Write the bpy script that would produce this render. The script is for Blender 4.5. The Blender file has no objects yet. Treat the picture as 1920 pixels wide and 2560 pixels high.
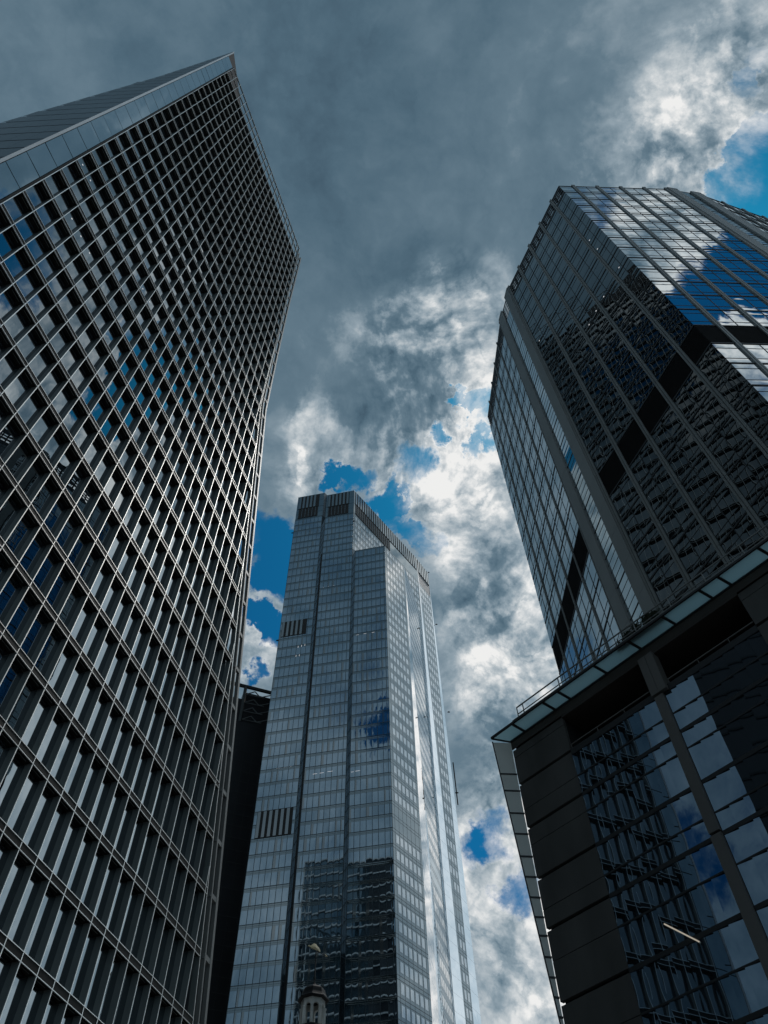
import bpy, math, random
from mathutils import Vector, Matrix
R = math.radians
rnd = random.Random(7)
S = bpy.context.scene
COL = S.collection

# ---------------------------------------------------------------- camera
CAM_ROT = ((0.9995763, 0.0291064, 0.0), (0.0241669, -0.8299435, -0.5573237), (-0.0162217, 0.5570876, -0.8302953))
CAM_POS = Vector((0, 0, 1.6))
cam = bpy.data.cameras.new('camera')
cam.sensor_fit = 'VERTICAL'
cam.sensor_height = 36.0
cam.lens = 27.35
cam.clip_start = 0.1
cam.clip_end = 6000
cam_o = bpy.data.objects.new('camera', cam)
COL.objects.link(cam_o)
cam_o.matrix_world = Matrix.Translation(CAM_POS) @ Matrix(CAM_ROT).to_4x4()
S.camera = cam_o
S.view_settings.view_transform = 'Standard'
S.view_settings.look = 'None'
S.view_settings.exposure = 0.0
S.view_settings.gamma = 1.0
S.cycles.max_bounces = 8
S.cycles.glossy_bounces = 5
S.cycles.sample_clamp_indirect = 6.0

# ---------------------------------------------------------------- sky: blue Nishita sky behind broken cloud
SUN_AZ, SUN_EL = 37.0, 59.0
world = bpy.data.worlds.new('World')
S.world = world
world.use_nodes = True
nt = world.node_tree
nt.nodes.clear()
def N(t, **kw):
    n = nt.nodes.new(t)
    for k, v in kw.items():
        setattr(n, k, v)
    return n
def plug(sock, val):
    if hasattr(val, 'is_output'):
        nt.links.new(val, sock)
    else:
        sock.default_value = val
def math_(op, a, b=0.0, c=0.0, clamp=False):
    n = N('ShaderNodeMath', operation=op, use_clamp=clamp)
    plug(n.inputs[0], a); plug(n.inputs[1], b); plug(n.inputs[2], c)
    return n.outputs[0]
def vmath(op, a, b=None, scale=None):
    n = N('ShaderNodeVectorMath', operation=op)
    plug(n.inputs[0], a)
    if b is not None: plug(n.inputs[1], b)
    if scale is not None: plug(n.inputs['Scale'], scale)
    return n.outputs['Value' if op == 'DOT_PRODUCT' else 'Vector']
def smooth(x, a, b, lo=0.0, hi=1.0):
    n = N('ShaderNodeMapRange', interpolation_type='SMOOTHSTEP')
    plug(n.inputs[0], x)
    n.inputs[1].default_value = a; n.inputs[2].default_value = b
    n.inputs[3].default_value = lo; n.inputs[4].default_value = hi
    return n.outputs[0]
def noise(vec, scale, detail, rough=0.55, dist=0.0, col=False):
    n = N('ShaderNodeTexNoise')
    plug(n.inputs['Vector'], vec)
    n.inputs['Scale'].default_value = scale; n.inputs['Detail'].default_value = detail
    n.inputs['Roughness'].default_value = rough; n.inputs['Distortion'].default_value = dist
    return n.outputs['Color' if col else 0]
def mixc(f, a, b):
    n = N('ShaderNodeMix', data_type='RGBA')
    plug(n.inputs[0], f); plug(n.inputs[6], a); plug(n.inputs[7], b)
    return n.outputs[2]
tc = N('ShaderNodeTexCoord').outputs['Generated']
D = vmath('NORMALIZE', tc)
# ragged outlines: bend the direction with noise before testing it against the cloud gaps
warp = vmath('SCALE', vmath('SUBTRACT', noise(D, 7, 8, 0.62, col=True), (0.5, 0.5, 0.5)), scale=0.15)
DW = vmath('NORMALIZE', vmath('ADD', D, warp))
DH = vmath('NORMALIZE', vmath('ADD', D, vmath('SCALE', vmath('SUBTRACT', noise(D, 17, 7, 0.65, col=True), (0.5, 0.5, 0.5)), scale=0.11)))
SOFT_GAPS = [(0.0922, 0.8371, 0.5392, 1.3), (0.1176, 0.8303, 0.5447, 1.4), (0.1406, 0.8592, 0.4919, 1.2)]
HOLES = [(0.127, 0.4403, 0.8888, 1.45),
         (0.1069, 0.4314, 0.8958, 0.7),
         (0.0769, 0.4761, 0.876, 0.8),
         (0.0317, 0.507, 0.8613, 1.5),
         (-0.0281, 0.5183, 0.8547, 1.0),
         (-0.0546, 0.512, 0.8572, 0.7),
         (-0.1449, 0.5789, 0.8024, 2.0),
         (-0.1253, 0.6022, 0.7884, 1.8),
         (-0.1635, 0.6497, 0.7424, 1.0),
         (-0.1466, 0.6648, 0.7325, 1.1),
         (0.0179, 0.5646, 0.8252, 1.25),
         (0.0527, 0.5866, 0.8082, 1.15),
         (0.0067, 0.5446, 0.8387, 0.9),
         (0.4131, 0.1926, 0.8901, 2.9),
         (0.4208, 0.1719, 0.8907, 2.4),
         (0.4018, 0.2048, 0.8925, 1.6),
         (0.4015, 0.0653, 0.9135, 1.0),
         (0.391, 0.0987, 0.9151, 0.8),
         (-0.1609, 0.706, 0.6897, 0.8),
         (0.1205, 0.4829, 0.8674, 0.8),
         # gaps that only the facades mirror
         (-0.258, -0.714, 0.650, 1.2), (0.458, -0.010, 0.889, 2.8), (0.500, 0.188, 0.850, 1.6), (0.452, 0.181, 0.873, 1.4),
         (0.427, -0.214, 0.879, 1.6), (0.450, -0.229, 0.864, 2.0), (0.401, -0.262, 0.878, 2.0), (0.390, -0.290, 0.873, 1.6),
         (0.271, -0.188, 0.944, 1.8), (-0.83, -0.36, 0.50, 3.5), (-0.72, 0.1, 0.68, 6)]
BRIGHT = [(0.1104, 0.379, 0.9188, 5),
         (0.0818, 0.3687, 0.9259, 3.5),
         (0.0241, 0.363, 0.9315, 3),
         (0.1263, 0.4827, 0.8666, 4),
         (0.0444, 0.4788, 0.8768, 3.5),
         (0.0788, 0.5145, 0.8539, 3.5),
         (0.1574, 0.5896, 0.7922, 4),
         (0.1667, 0.6302, 0.7583, 4),
         (0.1771, 0.7126, 0.6788, 3.5),
         (0.1475, 0.5519, 0.8208, 4),
         (-0.074, 0.4801, 0.8741, 2.4),
         (-0.1108, 0.5183, 0.848, 1.4),
         (0.3524, 0.1614, 0.9218, 4.5),
         (0.374, 0.1249, 0.919, 4),
         (0.3937, 0.0902, 0.9148, 3),
         (0.122, 0.8769, 0.4649, 6),
         (0.1054, 0.8553, 0.5073, 3.5),
         (0.165, 0.809, 0.5642, 4),
         (-0.1521, 0.6424, 0.7511, 2),
         (-0.1581, 0.6883, 0.7079, 1.8),
          (0.50, 0.10, 0.86, 7), (0.47, 0.26, 0.84, 6), (0.27, 0.70, 0.66, 7), (0.31, 0.80, 0.5, 8), (0.194, 0.707, 0.68, 6), (0.243, 0.848, 0.47, 8), (0.36, -0.225, 0.905, 4), (0.44, -0.29, 0.85, 4)]
DARK = [(0.0738, 0.3136, 0.9467, 3.6, 0.22), (-0.20, -0.42, 0.885, 15, .24), (0.0106, 0.4261, 0.9046, 3.2, 0.3),
         (0.0872, 0.6659, 0.7409, 3.0, 0.16),
         (0.0899, 0.7532, 0.6516, 3.2, 0.14),
         (-0.0466, 0.1515, 0.9874, 20, 0.1),
         (0.104, 0.1693, 0.9801, 12, 0.1),
         (-0.2434, 0.0272, 0.9695, 18, 0.14),
         (0.1718, 0.7606, 0.6261, 2.5, 0.1)]
OVERCAST = [(-0.02, 0.16, 0.986, 27, .30), (0.68, 0.39, 0.62, 20, .08)]
def blob(x, y, z, r, amp, vec, wide=1.55, core=0.35):
    l = math.sqrt(x * x + y * y + z * z)
    d = vmath('DOT_PRODUCT', vec, (x / l, y / l, z / l))
    return smooth(d, math.cos(R(r * wide)), math.cos(R(r * core)), 0.0, amp)
def total(lst):
    o = lst[0]
    for q in lst[1:]:
        o = math_('ADD', o, q)
    return o
hole = math_('MINIMUM', total([blob(*h, 0.42, DH, 1.75, 0.25) for h in HOLES] + [blob(*h, 0.19, DH, 1.45, 0.1) for h in SOFT_GAPS]), 0.44)
over = total([blob(*h, DW) for h in OVERCAST])
bright = math_('MINIMUM', total([blob(h[0], h[1], h[2], h[3] * 1.08, 0.6, DW) for h in BRIGHT]), 1.0)
dark = math_('MINIMUM', total([blob(*h, DW) for h in DARK]), 0.6)
def field(v):
    return noise(v, 5.5, 10, 0.60, 0.35)
n1 = field(D)
n1s = field(vmath('ADD', D, (0.0065, 0.021, 0.030)))
n2 = noise(vmath('ADD', D, (3.1, 1.7, 0.4)), 14.0, 9, 0.62, 0.5)
n3 = noise(vmath('ADD', D, (9.1, 4.7, 2.4)), 3.0, 4, 0.5, 0.3)
dens = math_('SUBTRACT', math_('ADD', math_('ADD', n1, 0.11), over), hole)
dens = math_('ADD', dens, math_('MULTIPLY', math_('SUBTRACT', n2, 0.5), 0.10))
cover = math_('POWER', smooth(dens, 0.29, 0.57), 1.25)
wet = math_('ADD', 0.22, bright)
b = math_('SUBTRACT', math_('ADD', 0.34, math_('MULTIPLY', bright, 0.42)), dark)
b = math_('ADD', b, math_('MULTIPLY', math_('SUBTRACT', n1, n1s), math_('MULTIPLY', wet, 3.0)))
b = math_('ADD', b, math_('MULTIPLY', math_('SUBTRACT', n2, 0.5), math_('MULTIPLY', wet, 0.95)))
b = math_('ADD', b, math_('MULTIPLY', math_('SUBTRACT', n3, 0.5), 0.62))
# the low eastern sky, outside the picture, has glow added to light the gridded facade and its panes
lobe = smooth(vmath('DOT_PRODUCT', D, (math.sin(R(78)) * math.cos(R(30)), math.cos(R(78)) * math.cos(R(30)), math.sin(R(30)))), math.cos(R(52)), math.cos(R(24)))
zlim = smooth(vmath('DOT_PRODUCT', D, (0, 0, 1)), 0.72, 0.88, 1.0, 0.0)
lobe = math_('MULTIPLY', lobe, zlim)
b = math_('ADD', b, math_('MULTIPLY', lobe, 0.22))
b = math_('ADD', b, smooth(vmath('DOT_PRODUCT', D, (0.12, 0.66, 0.74)), math.cos(R(24)), math.cos(R(8)), 0.0, 0.11))
b = math_('ADD', b, smooth(vmath('DOT_PRODUCT', D, (-0.36, -0.73, 0.58)), math.cos(R(34)), math.cos(R(8)), 0.0, 0.17))
puff = total([math_('MULTIPLY', math_('ABSOLUTE', math_('MULTIPLY_ADD', noise(DW, q, 1.0), 2.0, -1.0)), w) for q, w in ((9.0, 0.9), (21.0, 0.6), (47.0, 0.4))])
b = math_('ADD', b, math_('MULTIPLY', math_('SUBTRACT', puff, 0.36), math_('MULTIPLY', wet, 0.85)))
thin = smooth(dens, 0.42, 0.68, 1.0, 0.0)
b = math_('ADD', b, math_('MULTIPLY', thin, math_('ADD', 0.03, math_('MULTIPLY', bright, 0.20))))
b = math_('MULTIPLY_ADD', b, 0.8696, 0.1304, clamp=True)
ramp = N('ShaderNodeValToRGB')
plug(ramp.inputs[0], b)
el = ramp.color_ramp.elements
el[0].position = 0.0; el[0].color = (0.058, 0.105, 0.148, 1)
el[1].position = 1.0; el[1].color = (0.86, 0.86, 0.85, 1)
for p, c in ((0.13, (0.078, 0.138, 0.188, 1)), (0.348, (0.125, 0.195, 0.250, 1)), (0.565, (0.27, 0.345, 0.40, 1)), (0.783, (0.52, 0.57, 0.60, 1))):
    e = el.new(p); e.color = c
BG = 0.10
sky = N('ShaderNodeTexSky', sky_type='NISHITA', sun_disc=False, sun_elevation=R(SUN_EL), sun_rotation=R(SUN_AZ))
skyc = N('ShaderNodeMix', data_type='RGBA', blend_type='MULTIPLY')
skyc.inputs[0].default_value = 1.0
nt.links.new(sky.outputs[0], skyc.inputs[6])
skyc.inputs[7].default_value = (0.02, 0.36, 0.58, 1)
cl = vmath('SCALE', ramp.outputs[0], scale=math_('MULTIPLY_ADD', lobe, 0.8 / BG, 1.0 / BG))
fin = mixc(cover, skyc.outputs[2], cl)
bg = N('ShaderNodeBackground')
nt.links.new(fin, bg.inputs[0])
bg.inputs[1].default_value = BG
nt.links.new(bg.outputs[0], N('ShaderNodeOutputWorld').inputs[0])

sun = bpy.data.lights.new('sun', 'SUN')
sun.energy = 0.85
sun.angle = R(12)
sun.color = (1.0, 0.97, 0.93)
sun_o = bpy.data.objects.new('sun', sun)
COL.objects.link(sun_o)
sd = Vector((math.sin(R(SUN_AZ)) * math.cos(R(SUN_EL)), math.cos(R(SUN_AZ)) * math.cos(R(SUN_EL)), math.sin(R(SUN_EL))))
sun_o.rotation_euler = sd.to_track_quat('Z', 'Y').to_euler()
sun_o.location = sd * 400

# ---------------------------------------------------------------- helpers
class MB:
    """collects faces; build() links them as one mesh object"""
    def __init__(s):
        s.v, s.f, s.m, s.uv = [], [], [], []
    def quad(s, pts, m=0, uv=((0, 0), (1, 0), (1, 1), (0, 1))):
        i = len(s.v)
        s.v += [tuple(p) for p in pts]
        s.f.append(tuple(range(i, i + len(pts))))
        s.m.append(m)
        s.uv += list(uv)[:len(pts)] if len(pts) <= 4 else [(0, 0)] * len(pts)
        return s
    def hexa(s, c, m=0):
        # c: 8 corners, bottom ring 0-3, top ring 4-7
        for q in ((3, 2, 1, 0), (4, 5, 6, 7), (0, 1, 5, 4), (1, 2, 6, 5), (2, 3, 7, 6), (3, 0, 4, 7)):
            s.quad([c[k] for k in q], m)
        return s
    def rings(s, lo, hi, m=0, caps=True):
        n = len(lo)
        for k in range(n):
            s.quad([lo[k], lo[(k + 1) % n], hi[(k + 1) % n], hi[k]], m)
        if caps:
            s.quad(list(reversed(lo)), m); s.quad(hi, m)
        return s
    def bar(s, a, b, w, h=None, m=0):
        a, b = Vector(a), Vector(b)
        h = h or w
        d = (b - a).normalized()
        u = d.cross(Vector((0, 0, 1)))
        u = u.normalized() if u.length > 1e-4 else Vector((1, 0, 0))
        t = d.cross(u)
        r = [u * (-w / 2) + t * (-h / 2), u * (w / 2) + t * (-h / 2), u * (w / 2) + t * (h / 2), u * (-w / 2) + t * (h / 2)]
        return s.rings([a + q for q in r], [b + q for q in r], m)
    def build(s, name, mats, parent=None, smooth=False):
        me = bpy.data.meshes.new(name)
        o = root_of(parent).location if parent else Vector((0, 0, 0))
        me.from_pydata([(x - o[0], y - o[1], z - o[2]) for x, y, z in s.v], [], s.f)
        mats = mats if isinstance(mats, (list, tuple)) else [mats]
        for q in mats:
            me.materials.append(q)
        me.polygons.foreach_set('material_index', s.m)
        ul = me.uv_layers.new(name='UVMap')
        ul.data.foreach_set('uv', [c for p in s.uv for c in p])
        if smooth:
            me.polygons.foreach_set('use_smooth', [True] * len(me.polygons))
        ob = bpy.data.objects.new(name, me)
        COL.objects.link(ob)
        if parent:
            ob.parent = parent
        return ob
def root_of(o):
    while o.parent:
        o = o.parent
    return o
def thing(name, label, cat, loc, group=None):
    o = bpy.data.objects.new(name, None)
    COL.objects.link(o)
    o.location = loc
    o['label'] = label; o['category'] = cat
    if group: o['group'] = group
    return o
class Face:
    """vertical plane: u along azimuth az, z up, n outward (to the right of u)"""
    def __init__(s, xy, az, k=1.0):
        s.k = k; s.o = Vector((xy[0], xy[1], 0)) * k; a = R(az)
        s.d = Vector((math.sin(a), math.cos(a), 0)) * k; s.n = Vector((s.d.y, -s.d.x, 0))
    def __call__(s, u, z, n=0.0):
        p = s.o + s.d * u + s.n * n
        return Vector((p.x, p.y, 1.6 + (z - 1.6) * s.k))
    @classmethod
    def through(c, a, b, k=1.0):
        f = c(a, math.degrees(math.atan2(b[0] - a[0], b[1] - a[1])), k)
        f.len = math.hypot(b[0] - a[0], b[1] - a[1])
        return f
    def box(s, mb, u0, u1, z0, z1, n0, n1, m=0):
        return mb.hexa([s(u0, z0, n1), s(u1, z0, n1), s(u1, z0, n0), s(u0, z0, n0), s(u0, z1, n1), s(u1, z1, n1), s(u1, z1, n0), s(u0, z1, n0)], m)
    def pane(s, mb, u0, u1, z0, z1, n, m=0, tilt=0.0):
        w, h = (u1 - u0) / 2, (z1 - z0) / 2
        a, b_ = rnd.gauss(0, tilt) * w, rnd.gauss(0, tilt) * h
        return mb.quad([s(u0, z0, n - a - b_), s(u1, z0, n + a - b_), s(u1, z1, n + a + b_), s(u0, z1, n - a + b_)], m)
def lerp(tab, z):
    if z <= tab[0][0]: return tab[0][1]
    for (a, x), (b_, y) in zip(tab, tab[1:]):
        if z <= b_: return x + (y - x) * (z - a) / (b_ - a)
    return tab[-1][1]
def px(p):
    c = Matrix(CAM_ROT).transposed() @ (Vector(p) - CAM_POS)
    if c.z > -0.1: return None
    return (0.5 + 0.7598 * c.x / -c.z * 4 / 3, 0.5 - 0.7598 * c.y / -c.z)
def seen_area(mb):
    """rough size in the picture, used only to choose which panes become parts of their own"""
    q = [px(v) for v in mb.v[:4]]
    if None in q: return 0
    cx, cy = sum(a for a, _ in q) / 4, sum(b_ for _, b_ in q) / 4
    if not (0 < cx < 1 and 0 < cy < 1): return 0
    return abs((q[2][0] - q[0][0]) * (q[3][1] - q[1][1]) - (q[3][0] - q[1][0]) * (q[2][1] - q[0][1]))
def finish(pieces, name, mats, parent, cap=100):
    """the largest `cap` pieces are parts of their own, the rest one part"""
    pieces = sorted(pieces, key=seen_area, reverse=True)
    for p in pieces[:cap]:
        p.build(name, mats, parent)
    rest = MB()
    for p in pieces[cap:]:
        k = len(rest.v)
        rest.v += p.v; rest.f += [tuple(i + k for i in f) for f in p.f]; rest.m += p.m; rest.uv += p.uv
    if rest.f:
        rest.build(name, mats, parent)['kind'] = 'stuff'

# ---------------------------------------------------------------- materials
def mat(name):
    m = bpy.data.materials.new(name); m.use_nodes = True
    m.node_tree.nodes.clear()
    return m, m.node_tree
def solid(name, col, rough=0.6, metal=0.0, var=0.12, scale=0.6, bump=0.0, spec=0.4, grime=0.0):
    m, t = mat(name)
    out = t.nodes.new('ShaderNodeOutputMaterial'); p = t.nodes.new('ShaderNodeBsdfPrincipled')
    t.links.new(p.outputs[0], out.inputs[0])
    tcn = t.nodes.new('ShaderNodeTexCoord'); nz = t.nodes.new('ShaderNodeTexNoise')
    nz.inputs['Scale'].default_value = scale; nz.inputs['Detail'].default_value = 6
    mp = t.nodes.new('ShaderNodeMapping'); mp.inputs['Scale'].default_value = (1, 1, 0.35)
    t.links.new(tcn.outputs['Object'], mp.inputs[0]); t.links.new(mp.outputs[0], nz.inputs['Vector'])
    mr = t.nodes.new('ShaderNodeMapRange')
    mr.inputs[1].default_value = 0.3; mr.inputs[2].default_value = 0.7
    mr.inputs[3].default_value = 1 - var; mr.inputs[4].default_value = 1 + var
    t.links.new(nz.outputs[0], mr.inputs[0])
    sc = t.nodes.new('ShaderNodeVectorMath'); sc.operation = 'SCALE'
    sc.inputs[0].default_value = col[:3]
    t.links.new(mr.outputs[0], sc.inputs['Scale']); t.links.new(sc.outputs[0], p.inputs['Base Color'])
    p.inputs['Roughness'].default_value = rough; p.inputs['Metallic'].default_value = metal
    p.inputs['Specular IOR Level'].default_value = spec
    if bump:
        bn = t.nodes.new('ShaderNodeBump'); bn.inputs['Distance'].default_value = bump
        n2_ = t.nodes.new('ShaderNodeTexNoise'); n2_.inputs['Scale'].default_value = scale * 12; n2_.inputs['Detail'].default_value = 4
        t.links.new(tcn.outputs['Object'], n2_.inputs['Vector'])
        t.links.new(n2_.outputs[0], bn.inputs['Height']); t.links.new(bn.outputs[0], p.inputs['Normal'])
    return m
def glass(name, base, f0, tint=(1, 1, 1), rough=0.0, ripple=0.0, rscale=0.6, pillow=0.0, var=0.0):
    """coated facade glass: dark interior, a mirror layer that grows towards grazing, slightly wavy panes"""
    m, t = mat(name)
    L = t.links.new
    out = t.nodes.new('ShaderNodeOutputMaterial'); mix = t.nodes.new('ShaderNodeMixShader')
    df = t.nodes.new('ShaderNodeBsdfDiffuse'); gl = t.nodes.new('ShaderNodeBsdfGlossy')
    df.inputs[0].default_value = (*base, 1); gl.inputs[0].default_value = (*tint, 1); gl.inputs['Roughness'].default_value = rough
    tcn = t.nodes.new('ShaderNodeTexCoord')
    if var:
        vn = t.nodes.new('ShaderNodeTexNoise'); vn.inputs['Scale'].default_value = 0.35; vn.inputs['Detail'].default_value = 3
        L(tcn.outputs['Object'], vn.inputs['Vector'])
        mr = t.nodes.new('ShaderNodeMapRange'); mr.inputs[1].default_value = 0.35; mr.inputs[2].default_value = 0.65
        mr.inputs[3].default_value = 1 - var; mr.inputs[4].default_value = 1 + var
        L(vn.outputs[0], mr.inputs[0])
        sc = t.nodes.new('ShaderNodeVectorMath'); sc.operation = 'SCALE'; sc.inputs[0].default_value = base
        L(mr.outputs[0], sc.inputs['Scale']); L(sc.outputs[0], df.inputs[0])
    lw = t.nodes.new('ShaderNodeLayerWeight'); lw.inputs[0].default_value = 0.5
    pw = t.nodes.new('ShaderNodeMath'); pw.operation = 'POWER'; pw.inputs[1].default_value = 4.0
    L(lw.outputs['Facing'], pw.inputs[0])
    ma = t.nodes.new('ShaderNodeMath'); ma.operation = 'MULTIPLY_ADD'; ma.inputs[1].default_value = 1 - f0; ma.inputs[2].default_value = f0
    ma.use_clamp = True
    L(pw.outputs[0], ma.inputs[0]); L(ma.outputs[0], mix.inputs[0])
    L(df.outputs[0], mix.inputs[1]); L(gl.outputs[0], mix.inputs[2]); L(mix.outputs[0], out.inputs[0])
    if ripple or pillow:
        bn = t.nodes.new('ShaderNodeBump'); bn.inputs['Distance'].default_value = 1.0; bn.inputs['Strength'].default_value = 1.0
        nz = t.nodes.new('ShaderNodeTexNoise'); nz.inputs['Scale'].default_value = rscale; nz.inputs['Detail'].default_value = 1.5
        L(tcn.outputs['Object'], nz.inputs['Vector'])
        h1 = t.nodes.new('ShaderNodeMath'); h1.operation = 'MULTIPLY'; h1.inputs[1].default_value = ripple
        L(nz.outputs[0], h1.inputs[0])
        hh = h1.outputs[0]
        if pillow:
            sx = t.nodes.new('ShaderNodeSeparateXYZ'); L(tcn.outputs['UV'], sx.inputs[0])
            par = []
            for k in (0, 1):
                a = t.nodes.new('ShaderNodeMath'); a.operation = 'SUBTRACT'; a.inputs[0].default_value = 1.0; L(sx.outputs[k], a.inputs[1])
                c = t.nodes.new('ShaderNodeMath'); c.operation = 'MULTIPLY'; L(sx.outputs[k], c.inputs[0]); L(a.outputs[0], c.inputs[1])
                par.append(c.outputs[0])
            c = t.nodes.new('ShaderNodeMath'); c.operation = 'MULTIPLY'; L(par[0], c.inputs[0]); L(par[1], c.inputs[1])
            c2 = t.nodes.new('ShaderNodeMath'); c2.operation = 'MULTIPLY_ADD'; c2.inputs[1].default_value = pillow
            L(c.outputs[0], c2.inputs[0]); L(hh, c2.inputs[2]); hh = c2.outputs[0]
        L(hh, bn.inputs['Height'])
        for q in (gl.inputs['Normal'], lw.inputs['Normal']):
            L(bn.outputs[0], q)
    return m
def glow(name, col, strength):
    m, t = mat(name)
    e = t.nodes.new('ShaderNodeEmission'); e.inputs[0].default_value = (*col, 1); e.inputs[1].default_value = strength
    t.links.new(e.outputs[0], t.nodes.new('ShaderNodeOutputMaterial').inputs[0])
    return m
def frosted(name, col):
    m, t = mat(name)
    tr = t.nodes.new('ShaderNodeBsdfTranslucent'); df = t.nodes.new('ShaderNodeBsdfDiffuse'); gl = t.nodes.new('ShaderNodeBsdfGlossy')
    tr.inputs[0].default_value = (*col, 1); df.inputs[0].default_value = (*[c * 0.5 for c in col], 1)
    gl.inputs['Roughness'].default_value = 0.25
    a = t.nodes.new('ShaderNodeMixShader'); b_ = t.nodes.new('ShaderNodeMixShader')
    a.inputs[0].default_value = 0.12; b_.inputs[0].default_value = 0.06
    t.links.new(tr.outputs[0], a.inputs[1]); t.links.new(df.outputs[0], a.inputs[2])
    t.links.new(a.outputs[0], b_.inputs[1]); t.links.new(gl.outputs[0], b_.inputs[2])
    t.links.new(b_.outputs[0], t.nodes.new('ShaderNodeOutputMaterial').inputs[0])
    return m
M_DARK = solid('dark_core', (0.012, 0.013, 0.014), 0.8)
M_FIN = solid('fin_metal', (0.145, 0.17, 0.17), 0.5, 0.0, 0.10, 0.25)
M_NOSE = solid('bright_nosing', (0.95, 0.94, 0.90), 0.38, 0.85, 0.04)
M_BRONZE = solid('spandrel_bronze', (0.024, 0.025, 0.023), 0.6, 0.0, 0.15, 0.8, spec=0.15)
M_WHITE = solid('white_metal', (0.62, 0.65, 0.67), 0.4, 0.0, 0.06)
M_CLAD = solid('slate_panel', (0.10, 0.135, 0.16), 0.35, 0.0, 0.10, 0.2)
M_LADDER = solid('frame_metal', (0.22, 0.23, 0.225), 0.45, 0.2, 0.12, 0.5)
M_LAMP = glow('lamp_glow', (0.95, 0.97, 1.0), 0.75)

# ---------------------------------------------------------------- ground, road, pavement
def sheet(name, poly, z, m, h=None):
    mb = MB()
    if h:
        mb.rings([(x, y, z) for x, y in poly], [(x, y, z + h) for x, y in poly])
    else:
        mb.quad([(x, y, z) for x, y in poly])
    o = mb.build(name, m); o['kind'] = 'structure'
    return o
sheet('ground', [(-2500, -2500), (2500, -2500), (2500, 2500), (-2500, 2500)], -0.13, solid('city_ground', (0.10, 0.10, 0.10), 0.9, 0, 0.2, 0.02))
sheet('road', [(0.9, -400), (7.4, -400), (7.4, 160), (0.9, 160)], -0.126, solid('asphalt', (0.05, 0.05, 0.052), 0.85, 0, 0.2, 0.8, 0.004))
M_PAVE = solid('paving', (0.24, 0.235, 0.225), 0.8, 0, 0.15, 0.9, 0.003)
sheet('pavement', [(-30, -400), (0.9, -400), (0.9, 160), (-30, 160)], -0.126, M_PAVE, 0.126)
sheet('pavement', [(7.4, -400), (60, -400), (60, 160), (7.4, 160)], -0.126, M_PAVE, 0.126)

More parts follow.
